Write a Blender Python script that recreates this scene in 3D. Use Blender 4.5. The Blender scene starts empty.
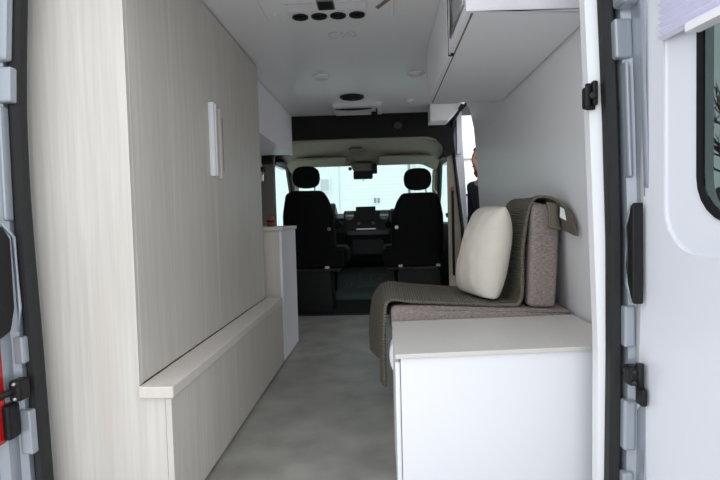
import bpy, bmesh, math, random
from mathutils import Vector, Matrix, noise
random.seed(7)
SC = bpy.context.scene
COL = SC.collection
PI = math.pi

# ------------------------------------------------------------------ camera
F_PX, VPX, VPY, ROLL, CAM_H = 520.0, 381.5, 216.7, math.radians(1.4), 0.905
d = Vector(((VPX-360)/F_PX, -(VPY-240)/F_PX, 1.0)).normalized()      # +Y of the van in camera axes (right, up, forward)
u = Vector((-math.sin(ROLL), math.cos(ROLL), 0)); u = (u - d*u.dot(d)).normalized()
r = d.cross(u)
if r.x < 0: r = -r
rgt = Vector((r.x, d.x, u.x)); upv = Vector((r.y, d.y, u.y)); fwd = Vector((r.z, d.z, u.z))
cam = bpy.data.cameras.new('camera'); camo = bpy.data.objects.new('camera', cam); COL.objects.link(camo)
cam.sensor_width = 36.0; cam.lens = 36.0*F_PX/720.0; cam.clip_start = 0.02; cam.clip_end = 300
camo.matrix_world = Matrix(((rgt.x, upv.x, -fwd.x, 0), (rgt.y, upv.y, -fwd.y, 0), (rgt.z, upv.z, -fwd.z, CAM_H), (0, 0, 0, 1)))
SC.camera = camo

# ------------------------------------------------------------------ sky / exposure
W = bpy.data.worlds.new('overcast_sky'); SC.world = W; W.use_nodes = True
bg = W.node_tree.nodes['Background']; bg.inputs[0].default_value = (0.91, 0.95, 1.0, 1); bg.inputs[1].default_value = 1.0
SC.view_settings.view_transform = 'Standard'; SC.view_settings.look = 'None'; SC.view_settings.gamma = 1.0
SC.view_settings.use_curve_mapping = False; SC.view_settings.exposure = 0.88
SC.cycles.max_bounces = 12; SC.cycles.diffuse_bounces = 8; SC.cycles.transparent_max_bounces = 16

# ------------------------------------------------------------------ materials
def srgb(r, g, b):
    f = lambda c: (c/255/12.92) if c/255 <= 0.04045 else ((c/255+0.055)/1.055)**2.4
    return (f(r), f(g), f(b), 1)
def mat(name, col, rough=0.5, var=0.0, vscale=6.0, stretch=(1, 1, 1), bump=0.0, bscale=60.0, bstretch=None, metal=0.0, spec=0.5, detail=4.0, col2=None):
    m = bpy.data.materials.new(name); m.use_nodes = True; nt = m.node_tree; b = nt.nodes['Principled BSDF']
    b.inputs['Base Color'].default_value = col; b.inputs['Roughness'].default_value = rough
    b.inputs['Metallic'].default_value = metal; b.inputs['Specular IOR Level'].default_value = spec
    tc = nt.nodes.new('ShaderNodeTexCoord')
    def noi(sc, st, det):
        mp = nt.nodes.new('ShaderNodeMapping'); mp.inputs['Scale'].default_value = st
        nt.links.new(tc.outputs['Object'], mp.inputs[0])
        n = nt.nodes.new('ShaderNodeTexNoise'); n.inputs['Scale'].default_value = sc; n.inputs['Detail'].default_value = det
        nt.links.new(mp.outputs[0], n.inputs['Vector']); return n
    if var > 0 or col2:
        n = noi(vscale, stretch, detail); rp = nt.nodes.new('ShaderNodeValToRGB')
        c2 = col2 if col2 else tuple(c*(1-var) for c in col[:3])+(1,)
        c1 = col if col2 else tuple(min(1, c*(1+var*0.6)) for c in col[:3])+(1,)
        rp.color_ramp.elements[0].position = 0.32; rp.color_ramp.elements[1].position = 0.68
        rp.color_ramp.elements[0].color = c2; rp.color_ramp.elements[1].color = c1
        nt.links.new(n.outputs['Fac'], rp.inputs[0]); nt.links.new(rp.outputs[0], b.inputs['Base Color'])
    if bump > 0:
        n = noi(bscale, bstretch or stretch, 3.0); bp = nt.nodes.new('ShaderNodeBump'); bp.inputs['Strength'].default_value = bump
        bp.inputs['Distance'].default_value = 0.01
        nt.links.new(n.outputs['Fac'], bp.inputs['Height']); nt.links.new(bp.outputs[0], b.inputs['Normal'])
    return m
def glass_mat(name, tint, refl=0.06, rough=0.0):
    m = bpy.data.materials.new(name); m.use_nodes = True; nt = m.node_tree
    for n in list(nt.nodes):
        if n.type != 'OUTPUT_MATERIAL': nt.nodes.remove(n)
    out = nt.nodes['Material Output']
    t = nt.nodes.new('ShaderNodeBsdfTransparent'); t.inputs[0].default_value = tint
    g = nt.nodes.new('ShaderNodeBsdfGlossy'); g.inputs['Roughness'].default_value = rough
    mx = nt.nodes.new('ShaderNodeMixShader')
    mx.inputs[0].default_value = refl; nt.links.new(t.outputs[0], mx.inputs[1]); nt.links.new(g.outputs[0], mx.inputs[2]); nt.links.new(mx.outputs[0], out.inputs[0])
    return m

M = {}
def woodmat(name, c1, c2, c3):
    m = bpy.data.materials.new(name); m.use_nodes = True; nt = m.node_tree; b = nt.nodes['Principled BSDF']
    b.inputs['Roughness'].default_value = 0.5
    tc = nt.nodes.new('ShaderNodeTexCoord')
    def noi(st, sc, det):
        mp = nt.nodes.new('ShaderNodeMapping'); mp.inputs['Scale'].default_value = st
        nt.links.new(tc.outputs['Object'], mp.inputs[0])
        n = nt.nodes.new('ShaderNodeTexNoise'); n.inputs['Scale'].default_value = sc; n.inputs['Detail'].default_value = det; n.inputs['Roughness'].default_value = 0.6
        nt.links.new(mp.outputs[0], n.inputs['Vector']); return n
    a = noi((1, 1, 0.028), 75.0, 6.0); w = noi((1, 1, 0.07), 9.0, 2.0)
    r1 = nt.nodes.new('ShaderNodeValToRGB'); r1.color_ramp.elements[0].position = 0.36; r1.color_ramp.elements[1].position = 0.66
    r1.color_ramp.elements[0].color = c2; r1.color_ramp.elements[1].color = c1
    nt.links.new(a.outputs['Fac'], r1.inputs[0])
    mx = nt.nodes.new('ShaderNodeMixRGB'); mx.inputs[2].default_value = c3
    r2 = nt.nodes.new('ShaderNodeValToRGB'); r2.color_ramp.elements[0].position = 0.45; r2.color_ramp.elements[1].position = 0.75
    r2.color_ramp.elements[1].color = (0.45, 0.45, 0.45, 1)
    nt.links.new(w.outputs['Fac'], r2.inputs[0]); nt.links.new(r2.outputs[0], mx.inputs[0]); nt.links.new(r1.outputs[0], mx.inputs[1])
    nt.links.new(mx.outputs[0], b.inputs['Base Color'])
    bp = nt.nodes.new('ShaderNodeBump'); bp.inputs['Strength'].default_value = 0.12; bp.inputs['Distance'].default_value = 0.004
    nt.links.new(a.outputs['Fac'], bp.inputs['Height']); nt.links.new(bp.outputs[0], b.inputs['Normal'])
    return m
M['wood'] = woodmat('pale_ash_laminate', srgb(215, 210, 202), srgb(202, 197, 188), srgb(198, 189, 181))
M['white'] = mat('white_laminate', srgb(240, 240, 243), 0.42)
M['ledge'] = woodmat('pale_ledge_laminate', srgb(220, 213, 204), srgb(212, 205, 196), srgb(210, 202, 194))
M['ceil'] = mat('ceiling_panel_white', srgb(240, 239, 241), 0.27, spec=0.4)
M['wallp'] = mat('wall_panel_white', srgb(234, 234, 236), 0.38, spec=0.5)
M['ctop'] = mat('grey_white_worktop', srgb(216, 212, 206), 0.45, var=0.03, vscale=80)
M['edge'] = mat('worktop_edging', srgb(196, 190, 182), 0.5)
M['floor'] = mat('concrete_look_vinyl', srgb(174, 172, 165), 0.40, col2=srgb(142, 140, 134), vscale=4.5, detail=15, bump=0.06, bscale=40)
M['body'] = mat('white_body_paint', srgb(224, 226, 233), 0.28, spec=0.6)
M['jamb'] = mat('silver_white_jamb_paint', srgb(158, 165, 173), 0.2, spec=0.8, metal=0.25)
M['rubber'] = mat('dark_rubber_seal', srgb(24, 25, 27), 0.6, bump=0.1, bscale=90)
M['black'] = mat('black_plastic', srgb(18, 18, 19), 0.5, spec=0.35)
M['blackmatte'] = mat('black_lining_felt', srgb(18, 17, 17), 0.9, bump=0.2, bscale=200)
M['seat'] = mat('black_seat_cloth', srgb(15, 15, 16), 0.9, spec=0.2, var=0.2, vscale=120, bump=0.25, bscale=250)
M['beige'] = mat('beige_cab_trim', srgb(168, 160, 142), 0.7, bump=0.05, bscale=200)
M['greytrim'] = mat('grey_cab_trim', srgb(120, 116, 108), 0.7)
M['chrome'] = mat('brushed_metal', srgb(190, 190, 192), 0.3, metal=0.9)
M['darkmetal'] = mat('dark_metal', srgb(60, 60, 62), 0.4, metal=0.7)
M['mauve'] = mat('mauve_grey_woven_upholstery', srgb(166, 154, 148), 0.9, col2=srgb(126, 115, 111), vscale=130, stretch=(0.7, 0.7, 2.0), detail=5, bump=0.35, bscale=220)
M['pillow'] = mat('cream_cotton', srgb(222, 216, 203), 0.9, var=0.04, vscale=20, bump=0.15, bscale=300)
M['red'] = mat('red_lens', srgb(190, 24, 22), 0.15)
M['lav'] = mat('lavender_pleated_fabric', srgb(228, 227, 242), 0.7)
M['copper'] = mat('copper_red_tin', srgb(150, 74, 58), 0.35, metal=0.4)
M['skin'] = mat('skin', srgb(205, 160, 138), 0.6)
M['hair'] = mat('auburn_hair', srgb(150, 84, 52), 0.6, var=0.4, vscale=40, bump=0.6, bscale=70)
M['navy'] = mat('navy_cloth', srgb(30, 34, 50), 0.85)
M['denim'] = mat('dark_trousers', srgb(36, 38, 46), 0.85)
M['ground'] = mat('pale_concrete', srgb(208, 206, 203), 0.9, var=0.25, vscale=5, detail=8, bump=0.2, bscale=80)
M['clad'] = mat('white_cladding', srgb(246, 247, 247), 0.45)
M['flash'] = mat('grey_flashing', srgb(150, 154, 156), 0.5)
M['bark'] = mat('dark_bark', srgb(52, 46, 42), 0.9, var=0.3, vscale=20)
M['leaf'] = mat('dark_evergreen', srgb(40, 52, 42), 0.9, var=0.4, vscale=8)
M['screen'] = mat('dark_screen', srgb(8, 8, 9), 0.4, spec=0.2)
M['matgrey'] = mat('grey_floor_mat', srgb(96, 104, 106), 0.9, var=0.2, vscale=30)
M['light'] = mat('frosted_lamp_lens', srgb(232, 234, 234), 0.3)
M['mark'] = mat('grey_emblem', srgb(206, 206, 208), 0.5)
M['glassgreen'] = glass_mat('green_tinted_windscreen', (0.85, 0.95, 0.93, 1))
M['glassdark'] = glass_mat('dark_tinted_glass', (0.36, 0.405, 0.395, 1))
M['greypane'] = mat('grey_back_painted_glass', srgb(158, 160, 163), 0.12)
def knit():
    m = bpy.data.materials.new('olive_grey_knit'); m.use_nodes = True; nt = m.node_tree; b = nt.nodes['Principled BSDF']
    b.inputs['Roughness'].default_value = 0.95; b.inputs['Specular IOR Level'].default_value = 0.15
    uv = nt.nodes.new('ShaderNodeTexCoord')
    sp = nt.nodes.new('ShaderNodeSeparateXYZ'); nt.links.new(uv.outputs['UV'], sp.inputs[0])
    def sinw(sock, fr):
        a = nt.nodes.new('ShaderNodeMath'); a.operation = 'MULTIPLY'; a.inputs[1].default_value = fr
        s = nt.nodes.new('ShaderNodeMath'); s.operation = 'SINE'
        nt.links.new(sock, a.inputs[0]); nt.links.new(a.outputs[0], s.inputs[0]); return s
    a = sinw(sp.outputs[0], 2*PI/0.011); c = sinw(sp.outputs[1], 2*PI/0.007)
    ad = nt.nodes.new('ShaderNodeMath'); ad.operation = 'MULTIPLY_ADD'; ad.inputs[1].default_value = 0.5
    nt.links.new(c.outputs[0], ad.inputs[0]); nt.links.new(a.outputs[0], ad.inputs[2])
    bp = nt.nodes.new('ShaderNodeBump'); bp.inputs['Strength'].default_value = 0.6; bp.inputs['Distance'].default_value = 0.005
    nt.links.new(ad.outputs[0], bp.inputs['Height']); nt.links.new(bp.outputs[0], b.inputs['Normal'])
    rp = nt.nodes.new('ShaderNodeValToRGB'); rp.color_ramp.elements[0].color = srgb(104, 100, 88); rp.color_ramp.elements[1].color = srgb(130, 125, 112)
    mr = nt.nodes.new('ShaderNodeMapRange'); mr.inputs['From Min'].default_value = -1.5; mr.inputs['From Max'].default_value = 1.5
    nt.links.new(ad.outputs[0], mr.inputs[0]); nt.links.new(mr.outputs[0], rp.inputs[0]); nt.links.new(rp.outputs[0], b.inputs['Base Color'])
    return m
M['knit'] = knit()

# ------------------------------------------------------------------ mesh helpers (all shapes in van coordinates: x right, y towards the cab, z up, floor z = 0)
OFF = {}
def new(): return bmesh.new()
def add_hex(bm, p):                      # eight corners: bottom four (ccw), top four
    v = [bm.verts.new(q) for q in p]
    for f in ((3, 2, 1, 0), (4, 5, 6, 7), (0, 1, 5, 4), (1, 2, 6, 5), (2, 3, 7, 6), (3, 0, 4, 7)): bm.faces.new([v[i] for i in f])
    return v
def box(x0, x1, y0, y1, z0, z1, bev=0.0, seg=2, bm=None):
    own = bm is None
    bm = bm or new()
    b2 = new()
    add_hex(b2, [(x0, y0, z0), (x1, y0, z0), (x1, y1, z0), (x0, y1, z0), (x0, y0, z1), (x1, y0, z1), (x1, y1, z1), (x0, y1, z1)])
    if bev > 0: bmesh.ops.bevel(b2, geom=b2.edges[:], offset=bev, segments=seg, affect='EDGES', profile=0.5)
    merge(bm, b2); return bm
def hexa(pts, bev=0.0, seg=2):
    bm = new(); add_hex(bm, pts)
    if bev > 0: bmesh.ops.bevel(bm, geom=bm.edges[:], offset=bev, segments=seg, affect='EDGES', profile=0.5)
    return bm
def merge(a, b):
    vm = {v: a.verts.new(v.co) for v in b.verts}
    for f in b.faces:
        try: nf = a.faces.new([vm[v] for v in f.verts]); nf.smooth = f.smooth
        except ValueError: pass
    b.free(); return a
def prism(poly, axis, a0, a1, bev=0.0, seg=2):   # poly in the two other axes (kept in x,y,z order), extruded along axis
    def P(p, a):
        return {'x': (a, p[0], p[1]), 'y': (p[0], a, p[1]), 'z': (p[0], p[1], a)}[axis]
    bm = new(); A = [bm.verts.new(P(p, a0)) for p in poly]; B = [bm.verts.new(P(p, a1)) for p in poly]; n = len(poly)
    bm.faces.new(A); bm.faces.new(list(reversed(B)))
    for i in range(n): bm.faces.new([A[i], B[i], B[(i+1) % n], A[(i+1) % n]])
    bmesh.ops.recalc_face_normals(bm, faces=bm.faces[:])
    if bev > 0: bmesh.ops.bevel(bm, geom=bm.edges[:], offset=bev, segments=seg, affect='EDGES', profile=0.5)
    return bm
def tube(pts, rad, n=10, bm=None, close=False):
    own = new(); pts = [Vector(p) for p in pts]; rings = []
    for i, p in enumerate(pts):
        t = (pts[min(i+1, len(pts)-1)] - pts[max(i-1, 0)]) if not close else (pts[(i+1) % len(pts)] - pts[i-1])
        t.normalize(); a = t.cross(Vector((0, 0, 1)))
        if a.length < 0.1: a = t.cross(Vector((1, 0, 0)))
        a.normalize(); b = t.cross(a); rr = rad[i] if isinstance(rad, (list, tuple)) else rad
        rings.append([own.verts.new(p + (a*math.cos(2*PI*k/n) + b*math.sin(2*PI*k/n))*rr) for k in range(n)])
    m = len(rings)
    for i in range(m if close else m-1):
        A, B = rings[i], rings[(i+1) % m]
        for k in range(n): f = own.faces.new([A[k], A[(k+1) % n], B[(k+1) % n], B[k]]); f.smooth = True
    if not close: own.faces.new(list(reversed(rings[0]))); own.faces.new(rings[-1])
    bmesh.ops.recalc_face_normals(own, faces=own.faces[:])
    return merge(bm, own) if bm else own
def lathe(prof, c, n=28, axis='z', bm=None):     # prof: (radius, height) pairs
    own = new(); rings = []
    def P(rr, h, a):
        x, y = rr*math.cos(a), rr*math.sin(a)
        return (c[0]+x, c[1]+y, c[2]+h) if axis == 'z' else (c[0]+x, c[1]+h, c[2]+y) if axis == 'y' else (c[0]+h, c[1]+x, c[2]+y)
    for rr, h in prof: rings.append([own.verts.new(P(max(rr, 1e-4), h, 2*PI*k/n)) for k in range(n)])
    for A, B in zip(rings, rings[1:]):
        for k in range(n): own.faces.new([A[k], A[(k+1) % n], B[(k+1) % n], B[k]]).smooth = True
    own.faces.new(rings[0]); own.faces.new(rings[-1]); bmesh.ops.recalc_face_normals(own, faces=own.faces[:])
    return merge(bm, own) if bm else own
def loft(rings, closed=True, cap=True, smooth=False):
    bm = new(); R_ = [[bm.verts.new(p) for p in q] for q in rings]; n = len(rings[0])
    for A, B in zip(R_, R_[1:]):
        for k in range(n if closed else n-1): bm.faces.new([A[k], A[(k+1) % n], B[(k+1) % n], B[k]]).smooth = smooth
    if cap and closed: bm.faces.new(R_[0]); bm.faces.new(R_[-1])
    bmesh.ops.recalc_face_normals(bm, faces=bm.faces[:]); return bm
def interp(tab, z):
    tab = sorted(tab)
    if z <= tab[0][0]: return tab[0][1]
    for (a, p), (b, q) in zip(tab, tab[1:]):
        if z <= b: return p + (q-p)*(z-a)/(b-a)
    return tab[-1][1]
def obj(name, bm, m, parent=None, origin=(0, 0, 0), smooth=False):
    o_ = Vector(OFF[parent.name]) if parent else Vector(origin)
    for v in bm.verts: v.co -= o_
    if smooth:
        for f in bm.faces: f.smooth = True
    me = bpy.data.meshes.new(name); bm.to_mesh(me); bm.free()
    o = bpy.data.objects.new(name, me); COL.objects.link(o)
    if m: me.materials.append(M[m] if isinstance(m, str) else m)
    if parent: o.parent = parent
    else: o.location = origin
    OFF[o.name] = tuple(o_); return o
def tag(o, label, cat, group=None, kind=None):
    if label: o['label'] = label
    if cat: o['category'] = cat
    if group: o['group'] = group
    if kind: o['kind'] = kind
    return o
def thing(name, loc, label, cat, group=None, rotz=0):
    o = bpy.data.objects.new(name, None); COL.objects.link(o); o.location = loc; o.rotation_euler = (0, 0, rotz); o.empty_display_size = 0.1
    OFF[o.name] = (0, 0, 0) if rotz else tuple(loc)
    return tag(o, label, cat, group)
def struct(name, bm, m, label=None, origin=(0, 0, 0)):
    o = obj(name, bm, m, None, origin); o['kind'] = 'structure'
    if label: o['label'] = label
    return o
def dup(root, loc, label=None):
    q = root.copy(); COL.objects.link(q); q.location = loc; OFF[q.name] = tuple(loc)
    if label: q['label'] = label
    for ch in list(root.children):
        c = ch.copy(); COL.objects.link(c); c.parent = q
        for g in ch.children:
            e = g.copy(); COL.objects.link(e); e.parent = c
    return q
def catmull(P, t):
    n = len(P)-1; s = min(max(t, 0), 1)*n; i = min(int(s), n-1); f = s-i
    p0, p1, p2, p3 = P[max(i-1, 0)], P[i], P[i+1], P[min(i+2, n)]
    return 0.5*((2*p1) + (p2-p0)*f + (2*p0-5*p1+4*p2-p3)*f*f + (3*p1-p0-3*p2+p3)*f**3)

XC = -0.19                                # van's centre line
GZ = -0.56                                # ground
CZ = 1.83                                 # ceiling
def wxr(z): return 0.765 - 0.068*(z-0.5)  # right lining
def wxl(z): return 2*XC - wxr(z)

# ================================================================== THE SETTING
struct('ground', box(-45, 45, -40, 60, GZ-0.2, GZ), 'ground', 'pale grey concrete yard the van stands on')
struct('floor', prism([(-1.16, 1.44), (0.80, 1.44), (0.80, 4.02), (0.62, 4.02), (0.62, 4.80), (-1.16, 4.80)], 'z', -0.04, 0.0), 'floor', 'grey concrete-look vinyl floor along the van aisle')
o = struct('ceiling', box(-1.12, 0.74, 1.50, 4.72, CZ, CZ+0.03), 'ceil', 'flat white panelled ceiling with lamps and vents')
obj('roof_skin', box(-1.16, 0.78, 1.32, 4.95, CZ+0.031, CZ+0.10, 0.02), 'body', o)
obj('roof_header', box(-1.10, 0.74, 1.36, 1.499, CZ-0.10, CZ+0.03, 0.01), 'jamb', o)
# left wall
ZL = [-0.3, -0.04, 0.5, 1.0, 1.5, CZ+0.03]
def wall_rings(ys, side, th):
    rings = []
    for z in ZL:
        x = wxr(z) if side > 0 else wxl(z)
        y0, y1 = ys(z)
        rings.append([(x, y0, z), (x, y1, z), (x+side*th, y1, z), (x+side*th, y0, z)])
    return loft(rings)
o = struct('wall_left', wall_rings(lambda z: (1.485, 4.75), -1, 0.03), 'wallp', 'white lined side wall behind the tall pale cabinet')
obj('body_side', wall_rings(lambda z: (1.505, 4.95), -1, 0.10), 'body', o).location.x = -0.031
yend = [(-0.4, 3.93), (1.0, 3.93), (1.35, 3.88), (1.54, 3.89), (1.68, 3.98), (1.77, 4.11), (1.86, 4.30)]
ZL = [-0.3, -0.04, 0.3, 0.6, 0.9, 1.1, 1.25, 1.35, 1.45, 1.54, 1.61, 1.68, 1.73, 1.77, 1.82, CZ+0.03]
o = struct('wall_right', wall_rings(lambda z: (1.505, interp(yend, z)), 1, 0.025), 'wallp', 'white wall panel behind the seat, ending in a curved edge at the side door')
obj('body_side', wall_rings(lambda z: (1.505, interp(yend, z)-0.02), 1, 0.09), 'body', o).location.x = 0.026
obj('door_header', box(0.705, 0.86, 4.1, 4.96, 1.83, 1.93, 0.01), 'rubber', o)
obj('door_sill_step', box(0.621, 0.88, 4.02, 4.90, -0.26, -0.22, 0.005), 'black', o)
obj('step_riser', box(0.615, 0.62, 4.02, 4.80, -0.26, -0.041), 'black', o)

# D pillars with painted jambs, seals and tail lights
SR = [(1.86, 0.558), (1.46, 0.58), (1.15, 0.591), (0.83, 0.598), (0.5, 0.597), (0.17, 0.591), (-0.06, 0.586)]
SL = [(1.86, -0.93), (1.53, -0.957), (1.35, -0.970), (1.2, -0.978), (1.0, -0.979), (0.865, -0.976), (0.58, -0.966), (0.176, -0.956), (-0.06, -0.950)]
LZ = [-0.06 + i*0.08 for i in range(25)]
def pillar(tab, s, prof):
    return loft([[(interp(tab, z)+s*a, b, z) for a, b in prof] for z in LZ])
JP = [(0.008, 1.445), (0.036, 1.432), (0.040, 1.392), (0.060, 1.380), (0.064, 1.345), (0.086, 1.335), (0.094, 1.305), (0.17, 1.295), (0.19, 1.33), (0.19, 1.50), (0.008, 1.50)]
SR = [(a, b*1.0113) for a, b in SR]; SL = [(a, b*1.0113) for a, b in SL]
TABS = {1: SR, -1: SL}
JL = [(0.030, 1.440), (0.034, 1.432), (0.036, 1.392), (0.052, 1.380), (0.056, 1.345), (0.078, 1.335), (0.086, 1.305), (0.16, 1.295), (0.18, 1.33), (0.18, 1.482), (0.030, 1.482)]
def make_pillar(side):
    tab = TABS[side]
    w = struct('wall_rear_right' if side > 0 else 'wall_rear_left', pillar(tab, side, JP if side > 0 else JL), 'jamb',
               'silver-white painted rear door jamb beside the %s' % ('open door' if side > 0 else 'pale wood cabinet'))
    sp = [(0.0, 1.436), (0.001, 1.408), (0.008, 1.398), (0.022, 1.396), (0.031, 1.404), (0.033, 1.436)]
    q = obj('door_seal', pillar(tab, side, sp), 'rubber', w); q['label'] = 'black rubber door seal'
    return w
wr = make_pillar(1); wl = make_pillar(-1)
def jbox(w, tab, side, nm, a0, a1, y0, y1, z0, z1, m, bev=0.004):
    x0 = lambda z: interp(tab, z)
    p = [(x0(z0)+side*a0, y0, z0), (x0(z0)+side*a1, y0, z0), (x0(z0)+side*a1, y1, z0), (x0(z0)+side*a0, y1, z0),
         (x0(z1)+side*a0, y0, z1), (x0(z1)+side*a1, y0, z1), (x0(z1)+side*a1, y1, z1), (x0(z1)+side*a0, y1, z1)]
    return obj(nm, hexa(p, bev), m, w)
# right jamb details
jbox(wr, SR, 1, 'striker_plate', 0.016, 0.060, 1.374, 1.402, 1.295, 1.395, 'jamb', 0.006)
jbox(wr, SR, 1, 'jamb_rib', 0.036, 0.046, 1.366, 1.398, 0.99, 1.285, 'jamb', 0.006)
jbox(wr, SR, 1, 'jamb_rib', 0.062, 0.070, 1.330, 1.352, 0.96, 1.48, 'jamb', 0.006)
jbox(wr, SR, 1, 'jamb_cap', 0.020, 0.074, 1.335, 1.40, 1.42, 1.52, 'jamb', 0.012)
t = obj('tail_light', prism([(1.337, 0.925), (1.350, 0.915), (1.368, 0.86), (1.368, 0.72), (1.350, 0.68), (1.337, 0.665)], 'x', interp(SR, 0.8)+0.026, interp(SR, 0.8)+0.054, 0.004), 'black', wr); t['label'] = 'dark tail light recess'
obj('tail_light_rim', tube([(interp(SR, 0.9)+0.034, 1.350, 0.922), (interp(SR, .8)+0.026, 1.372, 0.865), (interp(SR, .8)+0.026, 1.372, 0.715), (interp(SR, .7)+0.032, 1.352, 0.67)], 0.005, 8), 'jamb', wr)
jbox(wr, SR, 1, 'jamb_step', 0.024, 0.052, 1.374, 1.402, 0.545, 0.655, 'jamb', 0.006)
jbox(wr, SR, 1, 'jamb_step', 0.024, 0.056, 1.374, 1.402, 0.27, 0.405, 'jamb', 0.006)
jbox(wr, SR, 1, 'jamb_step', 0.024, 0.052, 1.374, 1.402, 0.10, 0.21, 'jamb', 0.006)
h = jbox(wr, SR, 1, 'hinge', 0.018, 0.052, 1.335, 1.378, 0.455, 0.505, 'black', 0.008); h['label'] = 'black door hinge'
obj('hinge_pin', lathe([(0.010, -0.034), (0.010, 0.034)], (interp(SR, .48)+0.045, 1.338, 0.480), 12), 'black', h)
for zz in (0.466, 0.494): obj('hinge_bolt', lathe([(0.006, 0), (0.006, -0.008), (0.003, -0.010)], (interp(SR, zz)+0.028, 1.336, zz), 10, 'y'), 'darkmetal', h)
jbox(wr, SR, 1, 'check_strap', 0.044, 0.060, 1.325, 1.36, 0.405, 0.450, 'black', 0.005)
# left jamb details
jbox(wl, SL, -1, 'striker_plate', 0.002, 0.060, 1.374, 1.402, 1.240, 1.335, 'jamb', 0.006)
jbox(wl, SL, -1, 'jamb_cap', 0.012, 0.060, 1.372, 1.400, 1.35, 1.56, 'jamb', 0.010)
jbox(wl, SL, -1, 'jamb_rib', 0.024, 0.036, 1.366, 1.398, 0.92, 1.23, 'jamb', 0.006)
t = obj('tail_light_housing', prism([(1.30, 0.915), (1.350, 0.905), (1.376, 0.87), (1.378, 0.68), (1.36, 0.62), (1.30, 0.60)], 'x', interp(SL, .8)-0.07, interp(SL, .8)-0.026, 0.006), 'black', wl); t['label'] = 'black tail light housing'
obj('tail_light_rim', tube([(interp(SL, 0.9)-0.026, 1.345, 0.915), (interp(SL, .86)-0.022, 1.384, 0.875), (interp(SL, .7)-0.022, 1.386, 0.68), (interp(SL, .62)-0.024, 1.376, 0.615)], 0.005, 8), 'jamb', wl)
t = jbox(wl, SL, -1, 'tail_light', 0.052, 0.12, 1.28, 1.350, 0.32, 0.72, 'red', 0.014); t['label'] = 'red tail light lens'
jbox(wl, SL, -1, 'jamb_step', 0.016, 0.044, 1.374, 1.402, 0.525, 0.60, 'jamb', 0.006)
jbox(wl, SL, -1, 'jamb_step', 0.010, 0.044, 1.374, 1.402, 0.27, 0.395, 'jamb', 0.006)
jbox(wl, SL, -1, 'tail_light_bracket', 0.034, 0.062, 1.325, 1.372, 0.33, 0.425, 'black', 0.008)
h = jbox(wl, SL, -1, 'hinge', 0.008, 0.040, 1.338, 1.384, 0.432, 0.490, 'black', 0.007); h['label'] = 'black door hinge'
obj('hinge_arm', tube([(-0.998, 1.345, 0.462), (-1.030, 1.325, 0.452), (-1.10, 1.27, 0.430)], 0.009, 8), 'black', h)
for zz in (0.442, 0.482): obj('hinge_bolt', lathe([(0.005, 0), (0.005, -0.007), (0.003, -0.009)], (interp(SL, zz)-0.020, 1.339, zz), 10, 'y'), 'chrome', h)
# inner pillar linings (white covers between the seal and the furniture)
def lining(tab, side, inner, nm, lab):
    rings = []
    for z in LZ:
        xs = interp(tab, z); xi = interp(inner, z)
        rings.append([(xi, 1.462, z), (xi, 1.498, z), (xs+side*0.12, 1.498, z), (xs+side*0.12, 1.447, z), (xs+side*0.010, 1.447, z)])
    return struct(nm, loft(rings), 'white', lab)
lining(SR, 1, [(1.86, 0.548), (1.53, 0.562), (1.2, 0.574), (0.53, 0.594), (-0.06, 0.588)], 'trim_1', 'white pillar lining strip inside the right door seal')
# sill / bumper
struct('trim_2', box(-1.05, 0.68, 1.25, 1.438, -0.22, -0.03, 0.02), 'black', 'black rear step bumper below the van floor')

# ------------------------------------------------------------------ open rear door (right), swung about 98 degrees
HD = Vector((0.666, 1.348, 0)); DU = Vector((0.139, -0.990, 0)); DN = Vector((0.990, 0.139, 0))    # along the door / towards its outside
def dp(uu, z, n=0.0): return tuple(HD + DU*uu + DN*n + Vector((0, 0, z)))
def rrect(u0, u1, z0, z1, rad, k=6):
    pts = []
    for cx, cz, a0 in ((u1-rad, z1-rad, 0), (u0+rad, z1-rad, 90), (u0+rad, z0+rad, 180), (u1-rad, z0+rad, 270)):
        for i in range(k+1):
            a = math.radians(a0 + 90*i/k); pts.append((cx+rad*math.cos(a), cz+rad*math.sin(a)))
        if a0 == 90:
            for i in range(1, 9): pts.append((u0, (z1-rad) + (z0+rad-z1+rad)*i/9))
    return pts
def ring_bridge(A, B, nA, nB):            # two loops of the same count, each (u,z) at depth n
    bm = new(); a = [bm.verts.new(dp(p[0], p[1], nA)) for p in A]; b = [bm.verts.new(dp(p[0], p[1], nB)) for p in B]; n = len(A)
    for i in range(n): bm.faces.new([a[i], a[(i+1) % n], b[(i+1) % n], b[i]])
    return bm
WU0, WU1, WZ0, WZ1 = 0.160, 0.66, 0.875, 1.45
K = 6
def outer_loop():                         # door outline sampled to the same count as a rounded rectangle
    edge = [(1.80, 0.02), (1.43, -0.003), (1.1, -0.008), (0.83, -0.018), (0.5, -0.036), (0.17, -0.062), (-0.15, -0.07)]
    pts = []
    rr = rrect(-0.02, 0.76, -0.15, 1.80, 0.05, K)
    for uu, z in rr:
        if uu < 0.1: uu += interp([(a, b+0.02) for a, b in edge], z)
        pts.append((uu, z))
    return pts
OL = outer_loop(); RL = rrect(0.072, 0.72, 0.80, 1.56, 0.11, K); WL = rrect(WU0, WU1, WZ0, WZ1, 0.10, K); GL = rrect(WU0+0.012, WU1-0.012, WZ0+0.012, WZ1-0.012, 0.09, K)
door = thing('door_1', dp(0, -0.15), None, None); door['kind'] = 'structure'; door['label'] = 'white rear door swung open, with a dark tinted window'
fr = new()
merge(fr, ring_bridge(OL, RL, 0, 0)); merge(fr, ring_bridge(RL, WL, 0.10, 0.10)); merge(fr, ring_bridge(OL, WL, 0.06, 0.06))
fr.free(); fr = new()
merge(fr, ring_bridge(OL, RL, 0, 0)); merge(fr, ring_bridge(OL, OL, 0, 0.055)); merge(fr, ring_bridge(OL, WL, 0.055, 0.055)); merge(fr, ring_bridge(RL, RL, 0, 0.004))
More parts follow.
